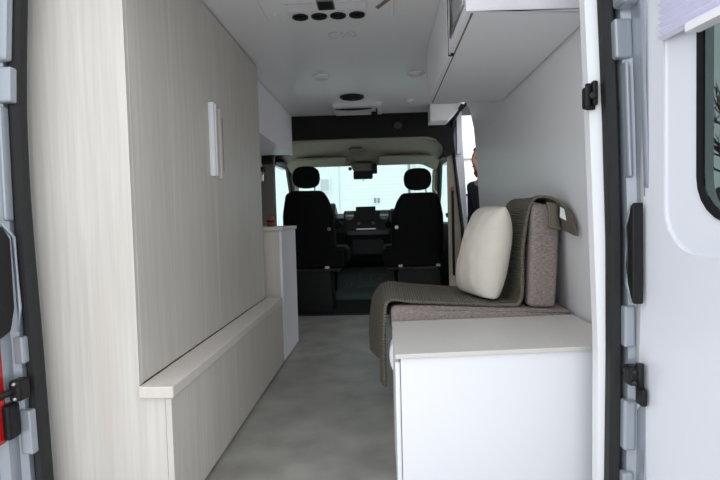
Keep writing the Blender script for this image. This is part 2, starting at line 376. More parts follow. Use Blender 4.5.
obj('door_shell', fr, 'body', door)
obj('edge_hem', tube([dp(q+0.004, z, 0.003) for z, q in ((1.78, 0.02), (1.43, -0.003), (1.1, -0.008), (0.83, -0.018), (0.5, -0.036), (0.17, -0.062), (-0.12, -0.07))], 0.008, 8), 'flash', door)
pn = new(); merge(pn, ring_bridge(RL, [(a*0.985+0.006, b*0.985+0.0175) for a, b in RL], 0.004, 0.007)); merge(pn, ring_bridge([(a*0.985+0.006, b*0.985+0.0175) for a, b in RL], WL, 0.007, 0.022)); merge(pn, ring_bridge(WL, WL, 0.022, 0.055))
obj('window_surround', pn, 'body', door, smooth=False)
gk = new()
G2 = rrect(WU0-0.004, WU1+0.004, WZ0-0.004, WZ1+0.004, 0.104, K)
merge(gk, ring_bridge(G2, GL, 0.016, 0.016)); merge(gk, ring_bridge(G2, G2, 0.016, 0.03)); merge(gk, ring_bridge(GL, GL, 0.016, 0.024))
obj('window_gasket', gk, 'black', door)
gp = new(); a = [gp.verts.new(dp(p[0], p[1], 0.020)) for p in GL]; b = [gp.verts.new(dp(p[0], p[1], 0.024)) for p in GL]
gp.faces.new(a); gp.faces.new(list(reversed(b)))
for i in range(len(a)): gp.faces.new([a[i], b[i], b[(i+1) % len(a)], a[(i+1) % len(a)]])
obj('window_pane', gp, 'glassdark', door)
obj('screw_cap', lathe([(0.005, 0.0), (0.004, 0.003)], (0, 0, 0), 10, 'x'), 'body', door).location = Vector(dp(0.03, 0.437, -0.002)) - Vector(OFF[door.name])
# pleated blind hanging over the window top
bl = thing('pleated_blind', dp(0.36, 1.5), 'lavender-white pleated blind gathered at the top of the door window', 'blind')
pl = new(); NP = 14; prev = None
for i in range(NP*2+1):
    z = 1.302 + 0.21*i/(NP*2); n = -0.004 - (0.013 if i % 2 else 0.0)
    row = [pl.verts.new(dp(0.073 + 0.60*j/8, z, n)) for j in range(9)]
    if prev:
        for j in range(8): pl.faces.new([prev[j], prev[j+1], row[j+1], row[j]])
    prev = row
obj('pleats', pl, 'lav', bl)
cs = new(); add_hex(cs, [dp(0.170, 1.288, -0.022), dp(0.68, 1.288, -0.022), dp(0.68, 1.288, 0.012), dp(0.170, 1.288, 0.012), dp(0.170, 1.306, -0.022), dp(0.68, 1.306, -0.022), dp(0.68, 1.306, 0.012), dp(0.170, 1.306, 0.012)])
obj('bottom_rail', cs, 'white', bl)
cs = new(); add_hex(cs, [dp(0.068, 1.512, -0.03), dp(0.70, 1.512, -0.03), dp(0.70, 1.512, 0.0), dp(0.068, 1.512, 0.0), dp(0.068, 1.55, -0.03), dp(0.70, 1.55, -0.03), dp(0.70, 1.55, 0.0), dp(0.068, 1.55, 0.0)])
obj('head_rail', cs, 'white', bl)

# ------------------------------------------------------------------ cab shell
cf = struct('floor_cab', box(-1.02, 0.64, 4.802, 5.80, -0.06, -0.02), 'blackmatte', 'black cab floor between the front seats')
obj('grey_mat', prism([(5.78, -0.02), (6.30, 0.02), (6.42, 0.30), (6.40, 0.32), (6.28, 0.04), (5.78, 0.0)], 'x', -0.56, 0.14), 'matgrey', cf)
obj('footwell', prism([(5.80, -0.06), (5.80, -0.022), (6.32, 0.0), (6.45, 0.34), (6.60, 0.34), (6.60, -0.06)], 'x', -1.02, 0.64), 'blackmatte', cf)
obj('threshold', box(-1.10, 0.62, 4.78, 4.83, -0.03, 0.006, 0.004), 'black', cf)
# portal: black lining arch between living space and cab
portal = [(-1.12, CZ+0.01), (0.70, CZ+0.01), (0.68, 1.74), (0.655, 1.60), (0.665, 1.46), (0.585, 1.42)]
for i in range(9):
    a = math.radians(i*90/8); portal.append((0.40+0.185*math.cos(a)**0.8 if i < 8 else 0.40, 1.45+0.17*math.sin(a)))
for i in range(9):
    a = math.radians(90 + i*90/8); portal.append((-0.80+0.185*math.cos(a), 1.45+0.17*math.sin(a)))
portal += [(-0.985, 1.42), (-1.12, 1.42)]
wf = struct('wall_front', prism(portal, 'y', 4.725, 4.80), 'blackmatte', 'black felt-lined arch over the opening to the cab')
obj('arch_lamp', lathe([(0.04, 0), (0.04, -0.012), (0.03, -0.018)], (0.165, 4.725, 1.722), 20, 'y'), 'darkmetal', wf)
# cab headliner
prof = [(4.78, 1.618), (5.0, 1.632), (5.25, 1.622), (5.45, 1.615), (5.60, 1.612), (5.70, 1.575), (5.80, 1.535), (5.97, 1.515)]
rings = []
for yy, zz in prof:
    w_ = 0.86 - 0.05*max(0, (yy-5.0))
    rr = []
    for i in range(13):
        s = -1 + 2*i/12; drop = 0.10*abs(s)**6
        rr.append((XC + s*w_, yy, zz - drop))
    rr += [(p[0], p[1], p[2]+0.04) for p in reversed(rr)]
    rings.append(rr)
hl = struct('ceiling_cab', loft(rings, smooth=True), 'beige', 'beige moulded headliner above the front seats')
obj('roof_cap', prism([(4.74, CZ+0.05), (4.74, CZ+0.10), (5.3, CZ+0.06), (6.04, 1.585), (6.02, 1.555), (5.25, CZ+0.01)], 'x', -1.10, 0.72), 'body', hl)
for s in (-1, 1): obj('roof_cap_side', prism([(4.74, 1.45), (4.74, CZ+0.08), (5.3, CZ+0.04), (6.03, 1.57), (6.0, 1.47)], 'x', XC+s*0.885, XC+s*0.93), 'body', hl)
obj('overhead_console', box(-0.32, -0.17, 5.30, 5.62, 1.565, 1.615, 0.02), 'greytrim', hl)
# windscreen and pillars
def apil(s): return [(XC+s*0.845, 5.88, 1.54), (XC+s*0.835, 6.10, 1.40), (XC+s*0.865, 6.45, 1.12), (XC+s*0.885, 6.80, 0.80)]
wn = thing('window_1', (XC, 6.4, 0.8), None, None); wn['kind'] = 'structure'; wn['label'] = 'green-tinted windscreen between beige pillars'
obj('top_frame', box(-1.0, 0.62, 5.94, 6.02, 1.495, 1.56, 0.01), 'beige', wn)
for s in (-1, 1): obj('pillar', tube(apil(s), [0.05, 0.045, 0.05, 0.055], 8), 'beige', wn)
rings = []
for k in range(7):
    t_ = k/6; yy = 6.0 + 0.80*t_; zz = 1.515 - 0.66*t_
    rr = [(XC + (0.82+0.05*t_)*(-1+2*i/10), yy - 0.10*(abs(-1+2*i/10)**2)*0.6 + 0.03, zz) for i in range(11)]
    rr += [(p[0], p[1]+0.006, p[2]) for p in reversed(rr)]
    rings.append(rr)
obj('pane', loft(rings, smooth=True), 'glassgreen', wn)
# cab doors
def cab_door(side, nm, lab):
    x0 = XC + side*0.845; x1 = XC + side*0.93; a, b = min(x0, x1), max(x0, x1)
    t = thing(nm, (XC+side*0.89, 5.5, -0.3), None, None); t['kind'] = 'structure'; t['label'] = lab
    obj('door_panel', box(a, b, 4.98, 6.9, -0.30, 0.83, 0.02), 'black', t)
    fx = XC + side*0.885
    path = [(fx, 5.02, 0.83), (fx, 5.0, 1.15), (fx-side*0.02, 5.02, 1.40), (fx-side*0.03, 5.12, 1.475), (fx-side*0.03, 5.45, 1.50), (fx-side*0.03, 5.86, 1.50), (fx, 6.30, 1.15), (fx, 6.66, 0.83)]
    obj('window_frame', tube(path, 0.032, 8), 'black', t)
    gx = fx + side*0.01
    gm = new(); A = [gm.verts.new((gx, p[1], p[2])) for p in path]; B = [gm.verts.new((gx+side*0.004, p[1], p[2])) for p in path]
    gm.faces.new(A); gm.faces.new(list(reversed(B)))
    for i in range(len(A)): gm.faces.new([A[i], B[i], B[(i+1) % len(A)], A[(i+1) % len(A)]])
    obj('window_pane', gm, 'glassgreen', t)
    obj('grab_handle', tube([(x0-side*0.01, 5.98, 1.42), (x0-side*0.05, 6.0, 1.36), (x0-side*0.05, 6.08, 1.22), (x0-side*0.01, 6.10, 1.16)], 0.014, 8), 'beige', t)
cab_door(-1, 'door_2', 'driver side cab door with a pale green window'); cab_door(1, 'door_3', 'passenger side cab door with a window and black frame')
# B pillars
for side, nm, lab in ((-1, 'trim_3', 'grey pillar trim beside the left cab window'), (1, 'trim_4', 'beige pillar trim with a seat belt beside the side door opening')):
    xa = XC + side*0.80; xb = XC + side*0.935
    ro = lambda z: 0.935 if side < 0 else interp([(-0.04, 0.935), (0.76, 0.930), (1.2, 0.885), (1.62, 0.845)], z)
    rings = [[(XC+side*min(0.80, ro(z)-0.03), 4.805, z), (XC+side*ro(z), 4.805, z), (XC+side*ro(z), 4.985, z), (XC+side*min(0.82, ro(z)-0.02), 4.985, z)] for z in (-0.04, 0.6, 0.76, 1.0, 1.2, 1.4, 1.62)]
    t = struct(nm, loft(rings), 'beige' if side > 0 else 'greytrim', lab)
    if side > 0:
        obj('door_seal', tube([(0.755, 4.79, -0.04), (0.740, 4.79, 0.76), (0.695, 4.79, 1.2), (0.655, 4.785, 1.60), (0.655, 4.70, 1.74), (0.675, 4.3, 1.79)], 0.016, 8), 'rubber', t)
        obj('outer_post', loft([[(a, 4.80, z), (b, 4.80, z), (b, 4.96, z), (a, 4.96, z)] for z, a, b in ((-0.2, 0.765, 0.80), (0.76, 0.747, 0.790), (1.2, 0.702, 0.772), (1.60, 0.662, 0.752), (1.70, 0.655, 0.735))]), 'body', t)
        obj('belt_anchor', box(0.640, 0.668, 4.785, 4.806, 1.12, 1.16, 0.006), 'copper', t)
        obj('belt_strap', box(0.643, 0.665, 4.79, 4.80, 0.35, 1.12), 'blackmatte', t)
# outside nose of the van (bonnet)
struct('trim_5', prism([(6.80, 0.80), (7.4, 0.60), (7.6, 0.2), (7.6, -0.3), (6.62, -0.3), (6.62, 0.80)], 'x', -1.08, 0.70, 0.03), 'body', 'white van bonnet beyond the windscreen')

# ================================================================== FURNITURE
# tall wall-bed cabinet on the left
cab = thing('tall_cabinet', (-0.93, 2.32, 0), 'tall pale wood-grain cabinet with two doors along the left wall', 'cabinet')
obj('end_panel', prism([(wxl(0)+0.004, 0.0), (-0.652, 0.0), (-0.652, 0.386), (-0.7275, 0.386), (-0.7275, 1.826), (wxl(1.826)+0.004, 1.826)], 'y', 1.490, 1.508), 'wood', cab)
obj('far_panel', hexa([(wxl(0)+0.004, 3.13, 0.0), (-0.735, 3.13, 0.0), (-0.735, 3.15, 0.0), (wxl(0)+0.004, 3.15, 0.0), (wxl(1.826)+0.004, 3.13, 1.826), (-0.735, 3.13, 1.826), (-0.735, 3.15, 1.826), (wxl(1.826)+0.004, 3.15, 1.826)]), 'wood', cab)
d1 = obj('door', box(-0.7345, -0.727, 1.509, 2.268, 0.426, 1.822, 0.001, 1), 'wood', cab)
d2 = obj('door', box(-0.7345, -0.727, 2.270, 3.15, 0.426, 1.822, 0.001, 1), 'wood', cab)
hh = obj('handle', box(-0.727, -0.703, 2.203, 2.229, 1.096, 1.412, 0.006, 3), 'white', d1); hh['label'] = 'white vertical bar handle'
obj('grip', box(-0.706, -0.700, 2.226, 2.236, 1.100, 1.408, 0.002), 'white', d1)
hh = obj('handle', box(-0.727, -0.709, 2.318, 2.345, 1.092, 1.406, 0.004, 3), 'wood', d2); hh['label'] = 'pale wood bar handle'
obj('finger_slot', box(-0.7095, -0.7075, 2.340, 2.345, 1.13, 1.37), 'greytrim', hh)
# low bench base with ledge in front of it
bb = thing('low_bench', (-0.68, 2.33, 0), 'low pale wood-grain bench box with a ledge at the foot of the tall cabinet', 'bench')
obj('ledge', box(-0.7265, -0.622, 1.478, 3.165, 0.388, 0.424, 0.004, 2), 'ledge', bb)
obj('front_panel', box(-0.650, -0.632, 1.486, 3.20, 0.012, 0.386, 0.001, 1), 'wood', bb)
obj('plinth', box(-0.66, -0.641, 1.50, 3.2, 0.0, 0.012), 'black', bb)
# kitchen counter
kc = thing('kitchen_counter', (-0.86, 3.55, 0), 'narrow white waist-high kitchen counter beyond the bench', 'counter')
obj('body', box(-1.06, -0.652, 3.262, 3.765, 0.0, 0.832), 'ledge', kc)
obj('front_panel', box(-0.650, -0.632, 3.25, 3.775, 0.008, 0.832, 0.002), 'white', kc)
obj('worktop', box(-1.06, -0.622, 3.236, 3.785, 0.834, 0.857, 0.004), 'ctop', kc)
# small things on the counter
tin = thing('copper_tin', (-0.775, 3.60, 0.857), 'small copper-red tin cup on the kitchen counter', 'cup')
obj('cup', lathe([(0.024, 0.0), (0.027, 0.004), (0.027, 0.07), (0.0255, 0.072), (0.0255, 0.01), (0.0, 0.008)], (-0.775, 3.60, 0.857), 24), 'copper', tin)
obj('dark_band', lathe([(0.0273, 0.030), (0.0278, 0.031), (0.0278, 0.042), (0.0273, 0.043)], (-0.775, 3.60, 0.857), 24), 'black', tin)
lp = thing('reading_lamp', (-0.73, 3.165, 1.19), 'small black and chrome fitting on the far edge of the tall cabinet', 'lamp')
obj('mount', box(-0.742, -0.712, 3.151, 3.165, 1.14, 1.18, 0.003), 'chrome', lp)
obj('stem', tube([(-0.723, 3.16, 1.15), (-0.721, 3.175, 1.18), (-0.719, 3.178, 1.20)], 0.008, 10), 'chrome', lp)
obj('head', lathe([(0.010, 0), (0.014, 0.004), (0.014, 0.026), (0.010, 0.03)], (-0.719, 3.178, 1.20), 16), 'black', lp)
# overhead cabinet left, over the counter
ol = thing('overhead_cabinet', (-0.94, 3.92, 1.48), 'plain white overhead cabinet above the kitchen counter', 'cabinet')
obj('body', hexa([(wxl(1.48)+0.004, 3.165, 1.485), (-0.806, 3.165, 1.485), (-0.806, 4.69, 1.485), (wxl(1.48)+0.004, 4.69, 1.485), (wxl(1.82)+0.004, 3.165, 1.825), (-0.806, 3.165, 1.825), (-0.806, 4.69, 1.825), (wxl(1.82)+0.004, 4.69, 1.825)]), 'white', ol)
obj('door', box(-0.805, -0.787, 3.165, 3.93, 1.478, 1.823, 0.002), 'white', ol)
obj('door', box(-0.805, -0.787, 3.932, 4.69, 1.478, 1.823, 0.002), 'white', ol)
# overhead cabinet right
SK = 0.11
ZB = 1.533
orr = thing('overhead_cabinet', (0.48, 2.3, ZB), 'white overhead cabinet above the seat, with a framed glass door', 'cabinet')
def ry(x, y): return y + SK*(x-0.283)*max(0.0, 1-(y-1.63)/1.3)
def rb(x0, x1, y0, y1, z0, z1, x1t=None):
    x1t = x1 if x1t is None else x1t
    return [(x0, ry(x0, y0), z0), (x1, ry(x1, y0), z0), (x1, y1, z0), (x0, y1, z0), (x0, ry(x0, y0), z1), (x1t, ry(x1t, y0), z1), (x1t, y1, z1), (x0, y1, z1)]
obj('bottom_panel', hexa(rb(0.303, wxr(ZB)-0.009, 1.664, 2.962, ZB, ZB+0.016)), 'white', orr)
obj('near_panel', hexa(rb(0.276, wxr(ZB)-0.003, 1.646, 1.663, ZB-0.002, 1.824, wxr(1.824)-0.003)), 'white', orr)
obj('far_panel', hexa(rb(0.303, wxr(ZB)-0.003, 2.944, 2.962, ZB+0.017, 1.824, wxr(1.824)-0.003)), 'white', orr)
obj('divider', box(0.303, 0.66, 2.075, 2.09, ZB+0.017, 1.824), 'white', orr)
obj('back_panel', box(0.655, 0.662, 1.70, 2.94, ZB+0.017, 1.824), 'white', orr)
obj('seam_strip', box(0.296, 0.303, 1.67, 2.962, ZB+0.001, 1.824), 'greytrim', orr)
dd = obj('door', box(0.275, 0.295, 2.094, 2.962, ZB-0.006, 1.822, 0.002), 'white', orr)
gd = obj('glass_door', box(0.279, 0.295, 1.668, 1.70, ZB-0.001, 1.822, 0.002), 'white', orr)
box_b = new()
for a in ((0.279, 0.295, 2.045, 2.084, ZB-0.001, 1.822), (0.279, 0.295, 1.70, 2.045, ZB-0.001, ZB+0.035), (0.279, 0.295, 1.70, 2.045, 1.79, 1.822)): box(*a, bm=box_b)
obj('door_frame', box_b, 'white', gd)
obj('door_pane', box(0.284, 0.290, 1.70, 2.045, ZB+0.035, 1.79), 'greypane', gd)
obj('inner_frame', tube([(0.281, 1.715, ZB+0.05), (0.281, 2.03, ZB+0.05), (0.281, 2.03, 1.775), (0.281, 1.715, 1.775)], 0.006, 6, close=True), 'chrome', gd)
obj('door_edge', box(0.277, 0.296, 2.085, 2.093, ZB-0.004, 1.822), 'black', orr)
obj('hinge_pin', lathe([(0.006, 0), (0.006, -0.008)], (0.29, 2.065, ZB-0.001), 12), 'black', orr)
# small tapered box above the side door
vb = prism([(0.425, 1.826), (0.425, 1.690), (0.575, 1.690), (0.685, 1.80), (0.685, 1.826)], 'y', 4.38, 4.60, 0.003)
tag(obj('door_valance', vb, 'white', None, (0.5, 4.49, 1.69)), 'short white tapered box under the ceiling above the side door', 'valance')

# storage box on the right
BZ = 0.5
def by(x, y): return y + 0.105*(x-0.03)
def skew(x0, x1, y0, y1, z0, z1, bev=0.0, seg=2): return hexa([(x0, by(x0, y0), z0), (x1, by(x1, y0), z0), (x1, by(x1, y1), z0), (x0, by(x0, y1), z0), (x0, by(x0, y0), z1), (x1, by(x1, y0), z1), (x1, by(x1, y1), z1), (x0, by(x0, y1), z1)], bev, seg)
sb = thing('storage_box', (0.38, 1.78, 0), 'knee-high white storage box with a grey worktop just inside the rear door', 'cabinet')
obj('worktop', skew(0.030, 0.745, 1.511, 1.995, 0.486, BZ, 0.002), 'ctop', sb)
obj('front_panel', skew(0.046, 0.755, 1.520, 1.536, 0.0, 0.485, 0.0015), 'white', sb)
obj('side_panel', skew(0.046, 0.062, 1.538, 1.990, 0.0, 0.476), 'white', sb)
sd = obj('side_door', box(0.030, 0.0445, 1.538, 1.985, 0.03, 0.47, 0.003), 'white', sb)
hb = [(0.030, 0.335)] + [(0.030 - 0.013*math.sin(PI*i/10)**0.8, 0.335 + 0.105*i/10) for i in range(1, 10)] + [(0.030, 0.44)]
obj('curved_pull', prism(hb, 'y', 1.90, 1.975), 'white', sd)
# seat: base, cushion, backrest
base = thing('bench_box', (0.38, 2.28, 0), 'white boxed plinth under the grey seat cushion', 'bench')
obj('front_panel', box(0.050, 0.066, 2.07, 2.54, 0.0, 0.415), 'white', base)
obj('body', box(0.067, 0.74, 2.09, 2.54, 0.0, 0.415), 'white', base)
def cushion(pts, bev, wob=0.004):
    bm = hexa(pts, bev, 4); bmesh.ops.subdivide_edges(bm, edges=[e for e in bm.edges if e.calc_length() > 0.1], cuts=6, use_grid_fill=True)
    for v in bm.verts: v.co += Vector((noise.noise(v.co*6), noise.noise(v.co*6+Vector((9, 1, 4))), noise.noise(v.co*7+Vector((3, 3, 3)))))*wob
    for f in bm.faces: f.smooth = True
    return bm
SZ = 0.556
def sz(x): return SZ - 0.060*(x-0.03)
def cb(x0, x1, y0, y1, z0, z1): return [(x0, by(x0, y0), z0), (x1, by(x1, y0), z0), (x1, y1, z0), (x0, y1, z0), (x0, by(x0, y0), sz(x0)), (x1, by(x1, y0), sz(x1)), (x1, y1, sz(x1)), (x0, y1, sz(x0))]
sc = thing('seat_cushion', (0.39, 2.28, 0.42), 'mauve-grey woven seat cushion behind the storage box', 'cushion')
obj('cushion', cushion(cb(0.028, 0.752, 2.012, 2.54, 0.418, SZ), 0.022), 'mauve', sc)
obj('piping', tube([(0.034, 2.018, SZ-0.012), (0.2, by(0.2, 2.014), sz(.2)-0.008), (0.5, by(0.5, 2.014), sz(.5)-0.008), (0.74, by(0.74, 2.014), sz(.74)-0.01)], 0.004, 6), 'mauve', sc)
bk = thing('backrest_cushion', (0.65, 2.35, SZ), 'upright mauve-grey backrest cushion leaning on the right wall', 'cushion')
obj('cushion', cushion([(0.580, 2.10, sz(0.580)+0.003), (0.693, 2.11, sz(0.693)+0.003), (0.693, 2.54, sz(0.693)+0.003), (0.580, 2.54, sz(0.580)+0.003), (0.606, 2.115, 0.945), (0.722, 2.125, 0.935), (0.722, 2.54, 0.935), (0.606, 2.54, 0.945)], 0.020), 'mauve', bk)
# throw blanket
NEAR = [(0.010, 2.06, 0.222), (0.006, 2.045, 0.36), (0.006, 2.03, 0.50), (0.022, 2.025, 0.574), (0.13, 2.05, 0.570), (0.33, 2.07, 0.566), (0.49, 2.08, 0.566), (0.553, 2.10, 0.59), (0.572, 2.135, 0.75), (0.594, 2.13, 0.90), (0.618, 2.122, 0.957), (0.665, 2.11, 0.965), (0.700, 2.07, 0.942), (0.716, 2.00, 0.895), (0.716, 1.94, 0.815)]
FAR = [(-0.050, 2.50, 0.27), (-0.056, 2.54, 0.40), (-0.040, 2.555, 0.52), (0.012, 2.555, 0.580), (0.14, 2.555, 0.575), (0.34, 2.555, 0.570), (0.50, 2.555, 0.570), (0.555, 2.555, 0.60), (0.573, 2.555, 0.75), (0.594, 2.545, 0.90), (0.620, 2.50, 0.957), (0.668, 2.42, 0.960), (0.704, 2.30, 0.945), (0.716, 2.17, 0.900), (0.712, 2.04, 0.83)]
NEAR = [Vector((x, y, z - (0.060*(x-0.03) if 0.1 < x < 0.56 and z < 0.62 else 0))) for x, y, z in NEAR]; FAR = [Vector((x, y, z - (0.060*(x-0.03) if 0.1 < x < 0.56 and z < 0.62 else 0))) for x, y, z in FAR]
def blanket_mesh():
    bm = new(); NS, NT = 220, 36; uvl = bm.loops.layers.uv.new('uv'); G = []; length = [0.0]
    for i in range(NS+1):
        s = i/NS; a, b = catmull(NEAR, s), catmull(FAR, s); row = []
        if i: length.append(length[-1] + ((a+b)/2 - lastm).length)
        lastm = (a+b)/2
        for j in range(NT+1):
            t = j/NT; p = a.lerp(b, t)
            lift = max(0.0, noise.noise(Vector((s*5, t*3, 2.0))))*0.010
            fold = 0.018*math.sin(t*7.5+0.6)*max(0, 1-s*5.2)
            p = p + Vector((-fold*(1 if s < 0.2 else 0), 0, 0)) + Vector((-0.3*lift, 0, lift if 0.2 < s < 0.8 else 0))
            row.append(bm.verts.new(p))
        G.append(row)
    wid = 0.47
    for i in range(NS):
        for j in range(NT):
            f = bm.faces.new([G[i][j], G[i+1][j], G[i+1][j+1], G[i][j+1]]); f.smooth = True
            for lp_, (ii, jj) in zip(f.loops, ((i, j), (i+1, j), (i+1, j+1), (i, j+1))): lp_[uvl].uv = (length[ii], wid*jj/NT)
    return bm
bkt = thing('throw_blanket', (0.3, 2.3, SZ), 'olive-grey knitted throw draped over the seat and backrest cushions', 'blanket')
bo = obj('cloth', blanket_mesh(), 'knit', bkt)
sm = bo.modifiers.new('thickness', 'SOLIDIFY'); sm.thickness = 0.011; sm.offset = 0.0
# ribbed border along the edge facing the rear doors
rib = new()
for i in range(150):
    s = 0.30 + 0.60*i/150; a = catmull(NEAR, s); b = catmull(FAR, s); dirv = (b-a).normalized()
    tube([a - dirv*0.004 + Vector((-0.002, 0, 0.003)), a + dirv*0.03 + Vector((-0.004, 0, 0.006))], 0.0035, 5, bm=rib)
rb_o = obj('ribbed_border', rib, 'knit', bkt); rb_o['kind'] = 'stuff'
fl = new(); prev = None
for i in range(9):
    t_ = i/8; row = [fl.verts.new((0.655+0.05*k/4 + 0.006*math.sin(k+3*t_), 2.105-0.018*t_+0.003*math.sin(2*k), 0.945-0.10*t_ - 0.012*k/4)) for k in range(5)]
    if prev:
        for k in range(4): fl.faces.new([prev[k], prev[k+1], row[k+1], row[k]])
    prev = row
fo = obj('corner_flap', fl, 'knit', bkt, smooth=True); fm = fo.modifiers.new('thickness', 'SOLIDIFY'); fm.thickness = 0.01
tg = obj('care_tag', hexa([(0.690, 2.045, 0.885), (0.712, 2.035, 0.870), (0.712, 2.038, 0.870), (0.690, 2.048, 0.885), (0.694, 2.05, 0.925), (0.708, 2.045, 0.915), (0.708, 2.048, 0.915), (0.694, 2.053, 0.925)]), 'white', bkt); tg['label'] = 'white care tag'
# pillow
def pillow_mesh(w, h, th, n=26):
    bm = new(); F_, B_ = {}, {}
    for i in range(n+1):
        for j in range(n+1):
            a, b = -1+2*i/n, -1+2*j/n
            pr = (max(0, 1-abs(a)**2.6)*max(0, 1-abs(b)**2.6))**0.55
            e = 1-0.075*(1-abs(b)**2) if True else 1
            g = 1-0.075*(1-abs(a)**2)
            ck = 1-0.09*a*a*b*b; y, z = a*w/2*e*ck, b*h/2*g*ck
            wr_ = 0.006*noise.noise(Vector((a*4, b*4, 1)))*pr + 0.010*math.sin(8*math.atan2(b, a))*max(0, (a*a+b*b)**0.5-0.55)*pr
            F_[i, j] = bm.verts.new((-th/2*pr - wr_, y, z))
            B_[i, j] = F_[i, j] if (i in (0, n) or j in (0, n)) else bm.verts.new((th/2*pr, y, z))
    for i in range(n):
        for j in range(n):
            for S, rev in ((F_, 0), (B_, 1)):
                q = [S[i, j], S[i+1, j], S[i+1, j+1], S[i, j+1]]
                try: bm.faces.new(q[::-1] if rev else q).smooth = True
                except ValueError: pass
    bmesh.ops.recalc_face_normals(bm, faces=bm.faces[:]); return bm
pbm = pillow_mesh(0.34, 0.44, 0.175)
PM = Matrix.Rotation(math.radians(12), 3, 'Y')
for v in pbm.verts:
    v.co = PM @ (Matrix.Rotation(math.radians(6 + 13*(0.5-v.co.z/0.44)), 3, 'Z') @ v.co)
    lim = 0.560-0.735 - 0.06*v.co.x
    if v.co.z < lim: v.co.z = lim + (v.co.z-lim)*0.12
pw = obj('throw_pillow', pbm, 'pillow')
pw.location = (0.438, 2.258, 0.738)
tag(pw, 'plump cream scatter pillow leaning on the knitted throw', 'pillow')
# latch on the right pillar lining
lt = thing('door_latch', (0.567, 1.455, 1.215), 'black plastic latch on the white pillar lining by the door seal', 'latch')
obj('back_plate', box(0.562, 0.588, 1.450, 1.461, 1.180, 1.252, 0.004), 'black', lt)
obj('body', box(0.553, 0.571, 1.434, 1.461, 1.182, 1.240, 0.006), 'black', lt)
obj('lever', box(0.575, 0.590, 1.436, 1.455, 1.190, 1.256, 0.005), 'black', lt)
obj('pivot', lathe([(0.009, 0), (0.009, -0.008), (0.006, -0.011)], (0.572, 1.437, 1.214), 14, 'y'), 'darkmetal', lt)

# ================================================================== CEILING FITTINGS
ac = thing('ceiling_air_conditioner', (-0.21, 2.1, CZ), 'white ceiling air conditioner panel with four round black outlets', 'air conditioner')
obj('panel', box(-0.50, 0.075, 1.74, 2.42, CZ-0.014, CZ-0.001, 0.008, 2), 'ceil', ac)
obj('inner_panel', box(-0.39, -0.045, 1.76, 2.405, CZ-0.020, CZ-0.0145, 0.003, 2), 'ceil', ac)
for x in (-0.342, -0.257, -0.172, -0.087):
    v = obj('outlet', lathe([(0.036, 0.0), (0.036, -0.006), (0.030, -0.008), (0.028, -0.003), (0.001, -0.002)], (x, 2.36, CZ-0.0205), 24), 'black', ac)
    obj('outlet_vane', box(x-0.026, x+0.026, 2.357, 2.363, CZ-0.027, CZ-0.0235), 'blackmatte', v)
obj('display', box(-0.252, -0.178, 2.19, 2.29, CZ-0.024, CZ-0.0205, 0.002), 'greytrim', ac)
obj('display_glass', box(-0.246, -0.184, 2.20, 2.284, CZ-0.026, CZ-0.0242), 'screen', ac)
gl = obj('deflector', hexa([(p[0], p[1], z) for z in (CZ-0.018, CZ-0.0142) for p in ((-0.004, 2.30), (0.056, 2.20), (0.068, 2.215), (0.008, 2.318))]), 'greytrim', ac)
for y in (2.215, 2.30):
    obj('panel_rib', box(-0.385, -0.26, y, y+0.006, CZ-0.0225, CZ-0.0205), 'mark', ac); obj('panel_rib', box(-0.172, -0.05, y, y+0.006, CZ-0.0225, CZ-0.0205), 'mark', ac)
for x, y in ((-0.455, 2.34), (-0.42, 2.39)): obj('screw', lathe([(0.008, 0), (0.007, -0.003)], (x, y, CZ-0.0142), 10), 'light', ac)
# faint emblem on the ceiling: worn grey letter-like marks
em = thing('ceiling_emblem', (-0.18, 2.66, CZ), 'faint grey worn lettering mark on the ceiling behind the air conditioner', 'emblem')
def arc_strip(cx, cy, rx, ry_, a0, a1, wdt, n=12):
    bm = new(); prev = None
    for i in range(n+1):
        a = math.radians(a0+(a1-a0)*i/n)
        q = [bm.verts.new((cx+rx*k*math.cos(a), cy+ry_*k*math.sin(a), z)) for k in (1, 1-wdt) for z in (CZ-0.0012, CZ-0.0002)]
        if prev:
            for A, B in ((0, 1), (1, 3), (3, 2), (2, 0)): bm.faces.new([prev[A], prev[B], q[B], q[A]])
        prev = q
    return bm
obj('letter', arc_strip(-0.215, 2.67, 0.035, 0.05, 60, 300, 0.4), 'mark', em)
for x in (-0.175, -0.145): obj('letter', arc_strip(x, 2.67, 0.014, 0.035, 0, 360, 0.45), 'mark', em)
obj('letter', arc_strip(-0.125, 2.67, 0.022, 0.045, -100, 100, 0.4), 'mark', em)
l0 = thing('downlight', (-0.37, 3.42, CZ), 'round flush ceiling downlight left of the roof fan', 'lamp', 'ceiling downlights')
obj('rim', lathe([(0.056, 0.0), (0.056, -0.008), (0.050, -0.013), (0.046, -0.013), (0.045, -0.006), (0.044, 0)], (-0.37, 3.42, CZ), 28), 'white', l0)
obj('lens', lathe([(0.045, -0.004), (0.045, -0.013), (0.034, -0.022), (0.015, -0.027), (0.001, -0.028)], (-0.37, 3.42, CZ), 28), 'light', l0)
dup(l0, (0.246, 3.43, CZ), 'round flush ceiling downlight beside the right overhead cabinet')
s0 = thing('smoke_sensor', (0.24, 4.19, CZ), 'small pale round sensor on the ceiling near the cab', 'sensor')
obj('base', lathe([(0.036, 0.0), (0.036, -0.007), (0.03, -0.010)], (0.24, 4.19, CZ), 24), 'light', s0)
obj('dome', lathe([(0.02, -0.010), (0.016, -0.016), (0.001, -0.018)], (0.24, 4.19, CZ), 20), 'white', s0)
sp = thing('ceiling_speaker', (-0.204, 4.02, CZ), 'round black ceiling speaker grille in front of the roof vent', 'speaker')
obj('rim', lathe([(0.092, 0), (0.092, -0.010), (0.082, -0.016), (0.078, -0.010), (0.078, -0.001)], (-0.204, 4.02, CZ), 32), 'black', sp)
